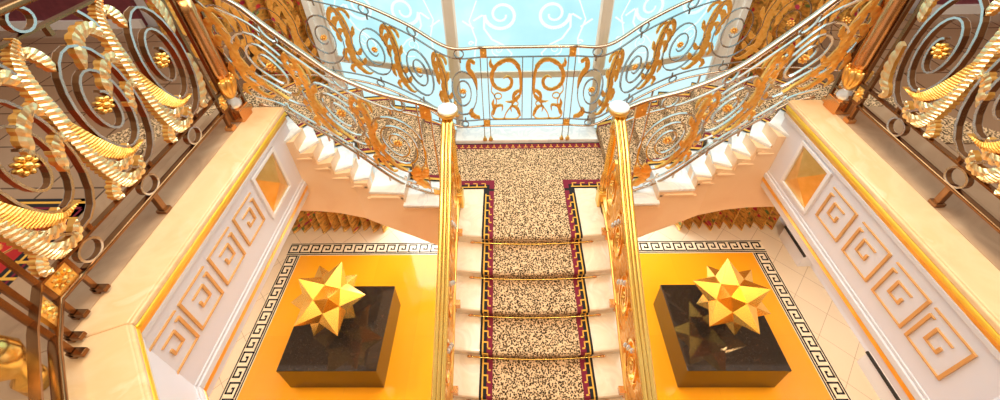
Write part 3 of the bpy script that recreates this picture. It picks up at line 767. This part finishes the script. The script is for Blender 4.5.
def scroll_module(par, path, s0, w, lo, hi, M, detail=1, spiral=True, plume=True, dirn=1):
    """one bay: spiral bar with rosette, acanthus plume; (x right, y up) in metres about the spiral centre line."""
    p, z, nr = path.loc(s0); H = (z.y-z.x); h = (hi-lo)*H
    def fn(x, y, n): return path.at(max(-.3, s0-x*dirn), lo+(hi-lo)*y/h, n)
    X = lambda f: f*w
    Y = lambda f: f*h
    bw, bd = M['bar']
    if spiral:
        rx, ry = M.get('rx', .34)*w, M.get('ry', .385)*h; cx, cy = X(.12), Y(M.get('cy', .50))
        pts = bez([(X(-.52), Y(.995)), (X(-.42), Y(.90)), (X(-.31), Y(.68)), (cx-rx*1.14, cy-ry*.05)], 5)[:-1]
        turns = M.get('turns', 2.4); n = int(22*turns)
        for k in range(n+1):
            t = k/n; a = PI+2*PI*turns*t; r = 1.12-(1.12-.20)*t**.9
            pts.append((cx+rx*r*math.cos(a), cy+ry*r*math.sin(a)))
        b = MB(); flatbar(b, fn, pts, bw, bd, 0, 1); sb = b.build('scroll_bar', [M['barm'], M['edgem']], par)
        b = MB(); rosette(b, fn, cx, cy, M['ros'], 0, M.get('rosd', .03)); b.build('rosette', M['rosm'], sb, True)
        for ya, yb in ((.005, .06), (.94, .995)):
            b = MB(); flatbar(b, fn, [(X(.12), Y(ya)), (X(.12), Y(yb))], bw*1.8, bd*.8); b.build('stud', M['barm'], sb)
    if plume:
        k = M['leaf']; T = M['thick']; R = M['ribs']
        big = M.get('big', False)
        b = MB()
        if not big: frond(b, fn, [(X(-.62), Y(.70)), (X(-.61), Y(.84)), (X(-.53), Y(.94)), (X(-.43), Y(.90)), (X(-.37), Y(.76)), (X(-.35), Y(.58)), (X(-.375), Y(.40)), (X(-.35), Y(.24)), (X(-.25), Y(.11)), (X(-.12), Y(.06)), (X(-.01), Y(.11))],
              lambda t: k*(.25+.80*math.sin(PI*min(1, t*1.0))**.8), T, R*4)
        L1 = [([(-.40, .84), (-.50, .81), (-.57, .71), (-.54, .61)], .95), ([(-.36, .66), (-.46, .66), (-.53, .57), (-.51, .48)], .85),
              ([(-.35, .54), (-.29, .62), (-.235, .68), (-.21, .77)], .7), ([(-.375, .40), (-.47, .36), (-.51, .28), (-.47, .19)], .8),
              ([(-.37, .42), (-.28, .36), (-.20, .38), (-.15, .46)], .8), ([(-.34, .26), (-.24, .20), (-.15, .24), (-.10, .32)], .8),
              ([(-.32, .18), (-.41, .13), (-.44, .07), (-.39, .02)], .65), ([(-.46, .93), (-.36, .975), (-.27, .94), (-.24, .86)], .65)]
        if big:
            frond(b, fn, [(X(-.20), Y(1.0)), (X(-.31), Y(.93)), (X(-.365), Y(.80)), (X(-.37), Y(.62)), (X(-.37), Y(.45)), (X(-.345), Y(.28)), (X(-.30), Y(.13)), (X(-.24), Y(.04)), (X(-.15), Y(.02))],
                  lambda t: k*(.32+.48*math.sin(PI*min(1, t))**.7), T, R*5)
            L1 = [([(-.37, .80), (-.50, .89), (-.69, .87), (-.82, .72)], 1.0), ([(-.37, .63), (-.50, .70), (-.67, .65), (-.78, .51)], .95),
                  ([(-.37, .46), (-.47, .51), (-.58, .46), (-.64, .34)], .85), ([(-.335, .29), (-.23, .18), (-.07, .155), (.04, .24)], .9), ([(-.30, .15), (-.18, .06), (-.03, .045), (.08, .12)], .85),
                  ([(-.25, .14), (-.36, .10), (-.42, .04), (-.38, .0)], .75), ([(-.31, .92), (-.20, .93), (-.12, .87), (-.10, .79)], .75)]
        for pts, sc in L1:
            frond(b, fn, [(X(a), Y(c)) for a, c in pts], bump_w(k*sc*.85), T*.85, R)
        b.build('acanthus_leaf', [M['leafm'], M['sidem']], par)
        if detail > 1:
            b = MB()
            frond(b, fn, [(X(-.35), Y(.56)), (X(-.29), Y(.40)), (X(-.17), Y(.27)), (X(.0), Y(.185)), (X(.22), Y(.19))], taper(k*1.0, .3), T*1.05, R*4)
            b.build('acanthus_tongue', [M['tonguem'], M['sidem']], par)

def plate(par, path, s0, v0, v1, w, M):
    p, z, nr = path.loc(s0); h = (z.y-z.x)
    fn = lambda x, y, n: path.at(s0-x, v0+y/h, n)
    hh = (v1-v0)*h; b = MB(); d = .02
    q = [fn(-w/2, 0, d), fn(w/2, 0, d), fn(w/2, hh, d), fn(-w/2, hh, d)]
    q2 = [fn(-w/2, 0, -d), fn(w/2, 0, -d), fn(w/2, hh, -d), fn(-w/2, hh, -d)]
    b.add(q+q2, [(0, 1, 2, 3), (4, 5, 6, 7), (0, 1, 5, 4), (1, 2, 6, 5), (2, 3, 7, 6), (3, 0, 4, 7)]); rosette(b, fn, 0, hh/2, min(w, hh)*.45, 0, .028)
    b.build('rosette_plate', M['leafm'], par)

def rails(par, path, M, lo, hi, q0=0, q1=None):
    q1 = path.L if q1 is None else q1
    b = MB(); tw, th = M['top']; b.sweep(path.line(1, q0, q1), rrect(tw, th)); b.build('top_rail', M['topm'], par, True)
    for v, nm, mt in ((lo, 'lower_bar', M['barm']), (hi, 'upper_bar', M['barm'])):
        b = MB(); b.sweep(path.line(v, q0, q1), rect(M['bar'][1], M['bar'][0]*1.2)); b.build(nm, mt, par)
    b = MB(); b.sweep(path.line(0, q0, q1), rrect(M['top'][0]*M.get('bt', .7), M['top'][1]*.7)); b.build('bottom_rail', M['botm'], par, True)
def rings(par, path, ss, M, lo, hi):
    for s0 in ss:
        p, z, nr = path.loc(s0); h = z.y-z.x
        for v, r in ((lo/2, lo*h/2*.86), ((1+hi)/2, (1-hi)*h/2*.86)):
            b = MB(); vc = v*h
            fn = lambda x, y, n: path.at(s0-x, (vc+y)/h, n)
            ring_mesh(b, fn, 0, 0, r, M['bar'][0]*.9, M['bar'][1]*.9, 0, 1); b.build('ring', [M['barm'], M['edgem']], par)

OUT = dict(rx=.38, ry=.39, bar=(.009, .020), barm='steel_thin', edgem='steel_thin', leaf=.080, thick=.012, ribs=4, leafm='gold_leaf', sidem='gold_leaf', tonguem='gold_leaf', ros=.045, rosm='gold_leaf', rosd=.02, top=(.04, .03), topm='rail_metal', botm='rail_metal')
INN = dict(bt=.5, bar=(.011, .020), barm='bright_bar', edgem='bronze_edge', rx=.58, ry=.385, cy=.55, turns=3.2, leaf=.062, thick=.015, ribs=4, leafm='gold_leaf', sidem='gold_leaf', tonguem='gold_leaf', ros=.05, rosm='gold_leaf', rosd=.025, top=(.05, .036), topm='rail_metal', botm='rail_metal')
GAL = dict(rx=.41, ry=.44, turns=2.7, bar=(.013, .040), barm='bronze_dark', edgem='bronze_edge', leaf=.095, thick=.032, ribs=8, big=True, leafm='gold_pale', sidem='gold_leaf', tonguem='gold_leaf', ros=.062, rosm='gold_satin', rosd=.035, top=(.075, .045), topm='bronze_dark', botm='bronze_dark')

# -- front panel of the landing
pf = Path([(.56, 1.40), (-.56, 1.40)], [2.80, 2.80], [3.97, 3.97], 12, False)
fr = thing('balustrade', (0, 1.4, ZL+.08), 'straight balustrade panel with paired gold C-scrolls in front of the middle window', 'balustrade')
LO, HI = .09, .89
rails(fr, pf, OUT, LO, HI)
for s0 in (.56-.515, .56+.515):
    plate(fr, pf, s0, 0.0, LO, .075, OUT); plate(fr, pf, s0, HI, 1., .075, OUT)
for xx in (-.555, -.475, .475, .555, -.06, .06):
    b = MB(); b.sweep([(xx, 1.40, 2.56 if abs(xx) > .1 else 2.90), (xx, 1.40, 3.84)], rect(.010, .016), up=(0, 1, 0)); b.build('upright_bar', 'steel_thin', fr)
for xx in (-.555, -.475, .475, .555):
    b = MB(); b.lathe((xx, 1.40, ZL+.075), [(.03, 0), (.03, .015), (.016, .03), (.012, .06)], 10); b.build('foot', 'gold_satin', fr, True)
for sg in (-1, 1):
    b = MB(); H_ = 1.17; h = (HI-LO)*H_
    fn = lambda x, y, n: pf.at(.56-x*sg, LO+(HI-LO)*y/h, n)
    k = .05
    fn2 = lambda x, y, n: fn(x, y*h, n)
    # big C scroll (x from .08 inner to .46 outer, mirrored)
    C = [(.10, .40), (.085, .62), (.11, .84), (.20, .95), (.31, .88), (.325, .76), (.26, .71), (.215, .76)]
    frond(b, fn2, [(a, c*1) for a, c in C][0:0] or [(a, c) for a, c in C], lambda t: .035, .012, 8, skew=0) if False else None
    frond(b, fn, [(a, c*h) for a, c in [(.085, .42), (.08, .62), (.10, .82), (.17, .93), (.26, .955), (.33, .88)]], lambda t: .03+.02*t, .012, 8)
    frond(b, fn, [(a, c*h) for a, c in [(.10, .84), (.18, .945), (.29, .94), (.38, .86), (.43, .72), (.40, .57), (.30, .50), (.215, .54), (.19, .64), (.235, .71), (.29, .68)]], lambda t: .055-.02*t, .013, 18)
    frond(b, fn, [(a, c*h) for a, c in [(.40, .84), (.44, .90), (.43, .985)]], taper(.05), .012, 4)
    frond(b, fn, [(a, c*h) for a, c in [(.09, .42), (.14, .34), (.20, .30), (.27, .31)]], taper(.05), .012, 4)
    frond(b, fn, [(a, c*h) for a, c in [(.09, .50), (.15, .44), (.17, .36), (.15, .30)]], taper(.05), .012, 4)
    frond(b, fn, [(a, c*h) for a, c in [(.08, .06), (.13, .20), (.20, .22), (.19, .12)]], taper(.045), .012, 4)
    frond(b, fn, [(a, c*h) for a, c in [(.43, .08), (.40, .22), (.31, .24), (.32, .13)]], taper(.045), .012, 4)
    frond(b, fn, [(a, c*h) for a, c in [(.41, .18), (.43, .28), (.41, .36)]], taper(.04), .012, 3)
    b.build('acanthus_scroll', ['gold_leaf', 'gold_leaf'], fr)
    b = MB()
    flatbar(b, fn, bez([(.09, .42*h), (.17, .28*h), (.26, .12*h), (.29, .01*h)], 6), .012, .018)
    flatbar(b, fn, bez([(.29, .02*h), (.24, .01*h), (.12, .02*h), (.085, .12*h), (.12, .2*h)], 6), .012, .018)
    flatbar(b, fn, bez([(.29, .02*h), (.34, .01*h), (.43, .03*h), (.45, .12*h), (.40, .2*h)], 6), .012, .018)
    ring_mesh(b, fn, .36, .40*h, .045, .010, .018); ring_mesh(b, fn, .15, .27*h, .04, .010, .018)
    flatbar(b, fn, bez([(.43, .58*h), (.44, .48*h), (.41, .42*h), (.38, .30*h), (.42, .22*h)], 6), .010, .018)
    b.build('tendril', 'gold_leaf', fr)

for s, nm in SIDES:
    mir = lambda p: (-s*p[0], p[1])
    # -- outer railing of the side flight
    op = [(-.56, 1.40), (-.93, 1.42), (-1.43, 1.66), (-1.98, 1.78), (-2.51, 1.67), (-2.92, 1.40), (-3.2, 1.05), (-3.42, .62)]
    zb = [2.80, 2.80, 2.99, 3.21, 3.43, 3.64, 3.83, 4.0]
    po = Path([mir(q) for q in op], zb, [a+1.17 for a in zb], 10)
    ob = thing('balustrade', (s*1.6, 1.6, ZL+.3), 'scrolled gold and steel railing on the window side of the %s flight' % nm, 'balustrade')
    rails(ob, po, OUT, LO, HI)
    cs = [.29, .91, 1.49, 2.05, 2.55, 3.0]
    for i, s0 in enumerate(cs): scroll_module(ob, po, s0, (.50 if i == 0 else .60) if i < 4 else .52, LO, HI, OUT)
    b = MB()  # half leaf beside the landing panel
    fnl = lambda x, y, n: po.at(max(0, .02+x), LO+(HI-LO)*y/.936, n)
    frond(b, fnl, [(.04, .86), (.10, .90), (.12, .80), (.06, .66), (.03, .48)], bump_w(.06), .012, 6); b.build('acanthus_leaf', ['gold_leaf', 'gold_leaf'], ob); b = MB(); frond(b, fnl, [(.02, .04), (.09, .07), (.13, .13), (.12, .20)], bump_w(.07), .012, 5)
    b.build('acanthus_leaf', ['gold_leaf', 'gold_leaf'], ob)
    rings(ob, po, [c-.05 for c in cs], OUT, LO, HI)
    for q in (.62, 1.2, 1.77, 2.3):
        b = MB(); pq = po.at(q, 0); b.sweep([pq-Vector((0, 0, .32)), pq], rect(.02, .02), up=(0, 1, 0)); b.build('post', 'rail_metal', ob)
    # -- inner railing
    ip = [(-.84, .40), (-1.07, .40), (-1.45, .40), (-1.81, .41), (-2.06, .42), (-2.30, .42), (-2.44, .42), (-2.60, .36)]
    zb = [2.56, 2.62, 2.83, 3.24, 3.50, 3.73, 3.86, 3.98]
    zt = [3.80, 3.94, 4.07, 4.24, 4.42, 4.80, 4.93, 5.05]
    zt = [3.80, 3.93, 4.06, 4.26, 4.50, 4.77, 4.94, 5.10]
    pi_ = Path([mir(q) for q in ip], zb, zt, 8)
    ib = thing('balustrade', (s*1.6, .4, ZL+.2), 'scrolled gold leaf railing on the stairwell side of the %s flight' % nm, 'balustrade')
    l2, h2 = .075, .87
    rails(ib, pi_, INN, l2, h2)
    cs = [.60, 1.09, 1.60]
    for i, s0 in enumerate(cs): scroll_module(ib, pi_, s0, .50, l2, h2, INN, 2)
    rings(ib, pi_, [.46, .95, 1.45], INN, l2, h2)
    for q in (.06+.1, .28): 
        b = MB(); b.sweep([pi_.at(q, .0), pi_.at(q, 1)], rect(.012, .02), up=(0, 1, 0)); b.build('upright_bar', 'rail_metal', ib)
    plate(ib, pi_, .2, 0, l2, .10, INN); plate(ib, pi_, .2, h2, 1, .10, INN)
    b = MB()
    fnl = lambda x, y, n: pi_.at(max(0, .27+x), l2+(h2-l2)*y, n)
    frond(b, fnl, [(.02, .03), (.10, .05), (.14, .15), (.11, .30)], bump_w(.12), .016, 6); frond(b, fnl, [(.02, .30), (.05, .20), (.10, .12)], bump_w(.07), .016, 4)
    b.build('acanthus_leaf', ['gold_leaf', 'gold_leaf'], ib)
    for q in (.35, .72, 1.0, 1.25):
        b = MB(); pq = pi_.at(q, 0); b.sweep([pq-Vector((0, 0, .08)), pq], rect(.014, .014), up=(0, 1, 0)); b.build('foot', 'rail_metal', ib)

    # -- newel
    nx_, ny_ = s*.82, .375
    nw = thing('newel_post', (nx_, ny_, ZL), 'gilded newel post with pale round cap at the %s of the landing steps' % nm, 'newel post')
    b = MB(); b.box(nx_-.06, ny_-.06, ZL, nx_+.06, ny_+.06, ZL+.22); b.build('base', 'gold_satin', nw, bevel=.01)
    b = MB()
    pr = [(.055, .22), (.058, .25), (.045, .28), (.038, .34), (.042, .8), (.04, 1.15), (.05, 1.18), (.05, 1.21), (.036, 1.23), (.036, 1.27), (.055, 1.30), (.06, 1.33)]
    b.lathe((nx_, ny_, ZL), pr, 16); b.build('shaft', 'gold_polish', nw, True)
    b = MB()
    for k in range(8):
        a = 2*PI*k/8; e_ = Vector((math.cos(a), math.sin(a), 0)); c = Vector((nx_, ny_, ZL+.40))+e_*.042
        b.ball(c, 1, 0, 6, 4, (e_*.014, e_.cross(Vector((0, 0, 1)))*.018, Vector((0, 0, .11))))
    b.build('acanthus_collar', 'gold_leaf', nw, True)
    b = MB()
    for k in range(8):
        a = 2*PI*k/8; e_ = Vector((math.cos(a), math.sin(a), 0))
        c = Vector((nx_, ny_, ZL+1.12))+e_*.042; b.ball(c, 1, 0, 6, 4, (e_*.012, e_.cross(Vector((0, 0, 1)))*.018, Vector((0, 0, .05))))
    b.build('acanthus_collar', 'gold_leaf', nw, True)
    b = MB(); b.lathe((nx_, ny_, ZL), [(.06, 1.33), (.094, 1.345), (.102, 1.37), (.098, 1.395)], 20); b.build('cap_rim', 'gold_satin', nw, True)
    b = MB(); b.lathe((nx_, ny_, ZL), [(.098, 1.395), (.094, 1.41), (.07, 1.425), (.02, 1.43)], 20); b.build('cap', 'ivory_cap', nw, True)

    # -- railing of the central flight
    cpth = [(.82, .33), (.82, .05), (.815, -.29), (.805, -.97), (.80, -1.60), (.795, -2.25), (.79, -2.9)]
    zt = [3.80, 3.62, 3.36, 2.93, 2.58, 2.22, 1.86]
    zb = [2.56, 2.53, 2.42, 2.09, 1.79, 1.48, 1.17]
    pc = Path([(s*a, c) for a, c in cpth], zb, zt, 8)
    cb = thing('balustrade', (s*.82, -.9, 1.9), 'heavily carved gilded railing along the %s side of the central staircase' % nm, 'balustrade')
    CEN = dict(bar=(.016, .034), barm='gold_satin', edgem='gold_polish', leaf=.10, thick=.022, ribs=4, leafm='gold_leaf', sidem='gold_leaf', tonguem='gold_leaf', ros=.055, rosm='gold_leaf', rosd=.035, top=(.105, .05), topm='gold_polish', botm='gold_satin')
    b = MB()
    # moulded handrail: three rounded ribs across
    prof = []
    for cxx in (.036, 0, -.036):
        for k in range(5):
            a = math.radians(10+40*k); prof.append((cxx+.0185*math.cos(a), .018+(.013 if cxx == 0 else .009)*math.sin(a)))
    prof += [(-.05, -.02), (.05, -.02)]
    b.sweep(pc.line(1), prof); b.build('handrail', 'gold_polish', cb, True)
    for v, nm2 in ((.07, 'lower_bar'), (.90, 'upper_bar')):
        b = MB(); b.sweep(pc.line(v), rect(.034, .018)); b.build(nm2, 'gold_satin', cb)
    b = MB(); b.sweep(pc.line(0), rrect(.05, .03)); b.build('bottom_rail', 'gold_satin', cb, True)
    q = .28; i = 0
    while q < pc.L-.2:
        scroll_module(cb, pc, q, .46, .07, .90, CEN, 2); q += .45
        for j in range(3):
            b = MB(); c = pc.at(max(.05, q-.2+.06*j), .40+.15*j, 0)+Vector((-s*.035, 0, 0))
            b.ball(c, 1, 0, 6, 4, (Vector((.02, 0, 0)), Vector((0, .02, .008)), Vector((0, 0, .032)))); b.build('crystal_drop', 'crystal', cb)
    q = .35
    while q < pc.L:
        b = MB(); c = pc.at(q, 0); b.box(c.x-.022, c.y-.022, c.z-.14, c.x+.022, c.y+.022, c.z+.0); b.box(c.x-s*.07, c.y-.028, c.z-.05, c.x, c.y+.028, c.z+.01); q += .64
        b.build('bracket', 'rose_bronze', cb)

    # -- gallery railing
    gp = Path([(s*2.70, .02), (s*2.70, -1.42)], [4.13, 4.13], [5.50, 5.50], 14, False)
    gb = thing('balustrade', (s*2.70, -.7, ZE+.02), 'dark bronze gallery railing with large gold acanthus scrolls on the %s ledge' % nm, 'balustrade')
    l3, h3 = .115, .895
    rails(gb, gp, GAL, l3, h3)
    cs = [.31, .835, 1.345] if s < 0 else [.355, .875, 1.39]
    for s0 in cs: scroll_module(gb, gp, s0, .53, l3, h3, GAL, 2)
    rings(gb, gp, [.36, .86, 1.36] if s < 0 else [.36, .87, 1.38], GAL, l3, h3)
    b = MB()
    fnl = lambda x, y, n: gp.at(max(0, x), l3+(h3-l3)*y, n)
    frond(b, fnl, [(.03, .42), (.035, .26), (.07, .14), (.13, .07), (.10, .02)], bump_w(.075), .02, 8); b.build('acanthus_leaf', ['gold_pale', 'gold_leaf'], gb); b = MB(); frond(b, fnl, [(.04, .60), (.03, .74), (.06, .86), (.12, .93)], bump_w(.07), .02, 8)
    b.build('acanthus_leaf', ['gold_pale', 'gold_leaf'], gb)
    for yq in (-.86, ):
        b = MB(); b.box(s*2.70-.02, yq-.02, ZE+.02, s*2.70+.02, yq+.02, 4.13); b.box(s*2.70-.035, yq-.03, ZE, s*2.70+.035, yq+.03, ZE+.03); b.build('foot', 'bronze_dark', gb, bevel=.004)
    # -- gallery post at the head of the flight
    px, py = s*2.70, .20
    gpst = thing('gallery_post', (px, py, ZE), 'round copper column with gold acanthus cup at the stair end of the %s ledge' % nm, 'post')
    b = MB(); b.box(px-.075, py-.075, ZE, px+.075, py+.075, ZE+.13); b.build('base', 'rose_bronze', gpst, bevel=.008)
    b = MB(); b.lathe((px, py, ZE), [(.05, .13), (.062, .15), (.055, .19), (.035, .215), (.035, .24)], 14); b.build('glass_knob', 'crystal', gpst, True)
    b = MB(); b.lathe((px, py, ZE), [(.035, .23), (.06, .27), (.076, .34), (.08, .42), (.07, .425)], 16)
    for k in range(10):
        a = 2*PI*k/10; e_ = Vector((math.cos(a), math.sin(a), 0)); sd = e_.cross(Vector((0, 0, 1)))
        b.ball(Vector((px, py, ZE+.345))+e_*.07, 1, 0, 6, 5, (e_*.02, sd*.022, Vector((0, 0, .085))+e_*.022))
        b.ball(Vector((px, py, ZE+.425))+e_*.085, 1, 0, 5, 4, (e_*.014, sd*.016, Vector((0, 0, .018))))
    b.build('acanthus_cup', 'gold_satin', gpst, True)
    b = MB(); b.lathe((px, py, ZE), [(.066, .42), (.070, .50), (.070, 1.05), (.064, 1.16)], 20); b.build('column', 'rose_bronze', gpst, True)
    b = MB(); b.lathe((px, py, ZE), [(.064, 1.16), (.085, 1.19), (.09, 1.25), (.07, 1.32), (.075, 1.40)], 16); b.build('capital', 'gold_satin', gpst, True)
    for dy in (-.17, .13, -.085):
        b = MB(); w_ = .028
        b.box(px-w_/2, py+dy-w_/2 if dy != -.085 else py+dy-.008, ZE+.04, px+w_/2, py+dy+w_/2 if dy != -.085 else py+dy+.008, ZE+1.55); b.build('side_bar', 'bronze_dark', gpst)
        if dy != -.085:
            b = MB(); b.box(px-.035, py+dy-.03, ZE, px+.035, py+dy+.03, ZE+.04); b.build('foot', 'rose_bronze', gpst, bevel=.004)
    for z_ in (4.13, 4.29, 5.36, 5.50):
        b = MB(); b.box(px-.012, py-.17, z_-.012, px+.012, py+.13, z_+.012); b.build('cross_bar', 'bronze_dark', gpst)
    b = MB()
    fnr = lambda x, y, n: Vector((px-s*(n), py-.13+x, 4.21+y))
    b.box(px-.012, py-.165, 4.145, px+.012, py-.095, 4.275); rosette(b, fnr, 0, 0, .055, 0, .028); b.build('rosette_plate', 'gold_satin', gpst)

    # -- canted corner of the gallery railing
    if s < 0:
        cn = thing('balustrade', (-2.68, -1.6, ZE+.02), 'canted corner post of the left gallery railing with gold rosette plates and bulbs', 'balustrade')
        bars = [(-2.70, -1.45), (-2.70, -1.60), (-2.62, -1.72), (-2.54, -1.80)]
        for bx_, by_ in bars:
            b = MB(); b.box(bx_-.012, by_-.012, ZE+.05, bx_+.012, by_+.012, 5.52); b.build('upright_bar', 'bronze_dark', cn)
            b = MB(); b.box(bx_-.02, by_-.02, ZE+.0, bx_+.02, by_+.02, ZE+.05); b.box(bx_-.01, by_-.02, ZE+.02, bx_+.07, by_+.02, ZE+.05); b.build('foot', 'bronze_dark', cn, bevel=.004)
        pcn = Path([(-2.70, -1.42), (-2.70, -1.60), (-2.50, -1.84), (-1.6, -2.74)], [4.13]*4, [5.50]*4, 8, False)
        rails(cn, pcn, GAL, l3, h3)
        for q in (.10, .31):
            p_, z_, nr = pcn.loc(q)
            fnq = lambda x, y, n, q=q: pcn.at(q-x, y/1.37, n)
            b = MB(); flatbar(b, fnq, [(0, .01), (0, .15)], .13, .02); rosette(b, fnq, 0, .08, .062, 0, .03); b.build('rosette_plate', 'gold_satin', cn)
        b = MB(); b.lathe((-2.62, -1.93, ZE), [(.06, 0), (.06, .1), (.03, .14), (.075, .22), (.09, .30), (.07, .38), (.04, .42), (.075, .5), (.09, .57), (.07, .65), (.045, .7), (.05, 1.5)], 16); b.build('bulb_column', 'gold_polish', cn, True)

# ------------------------------------------------------------------ plinths and stars
def star(name, c, R, axis_to, roll, label, group):
    ph = (1+5**.5)/2
    V = []
    for a in (-1, 1):
        for q in (-ph, ph): V += [Vector((0, a, q)), Vector((a, q, 0)), Vector((q, 0, a))]
    V = [v_.normalized() for v_ in V]
    # base dodecahedron vertices: centroids of adjacent triples of tips
    rb = .0
    faces = []
    import itertools
    ed = min((V[0]-v_).length for v_ in V[1:])*1.01
    tri = [t_ for t_ in itertools.combinations(range(12), 3) if all((V[a]-V[c2]).length < ed for a, c2 in itertools.combinations(t_, 2))]
    # inner radius for a small stellated dodecahedron: dodecahedron vertex radius relative to tip radius
    kr = .563
    D = [((V[a]+V[b_]+V[c2]).normalized()*kr) for a, b_, c2 in tri]
    z = (Vector(axis_to)-Vector(c)).normalized()
    q0 = V[0].rotation_difference(z); rot = Matrix.Rotation(roll, 3, z) @ q0.to_matrix()
    t = thing(name, c, label, 'sculpture', group)
    b = MB()
    for i, tip in enumerate(V):
        ring = [j for j, tr in enumerate(tri) if i in tr]
        ax = tip; e1 = (D[ring[0]]-ax*D[ring[0]].dot(ax)).normalized(); e2 = ax.cross(e1)
        ring.sort(key=lambda j: math.atan2(D[j].dot(e2), D[j].dot(e1)))
        pts = [rot @ (D[j]*R)+Vector(c) for j in ring]; tp = rot @ (tip*R)+Vector(c)
        b.add(pts+[tp], [(k, (k+1) % 5, 5) for k in range(5)])
    b.build('star_body', 'star_gold', t)
    b = MB(); b.lathe((c[0], c[1], .55), [(.05, 0), (.05, .01), (.02, .02), (.015, c[2]-.55)], 12); b.build('stand', 'granite_black', t)
    return t
for s, nm in SIDES:
    t = thing('plinth', (s*2.56, -.1, 0), 'low black polished granite plinth on the yellow floor at the %s' % nm, 'plinth', 'display plinths')
    b = MB(); b.box(s*1.93, -.65, .50, s*3.194, .458, .549); b.build('top_slab', 'granite_black', t, bevel=.004)
    b = MB(); b.box(s*1.936, -.644, 0, s*3.188, .452, .50); b.build('body', 'granite_black', t)
star('star_sculpture', (-2.60, -.02, 1.11), .50, CAM, -.25, 'faceted gold star sculpture with pointed spikes above the left black plinth', 'gold star sculptures')
star('star_sculpture', (2.56, -.02, 1.11), .50, CAM, 0.0, 'faceted gold star sculpture with pointed spikes above the right black plinth', 'gold star sculptures')
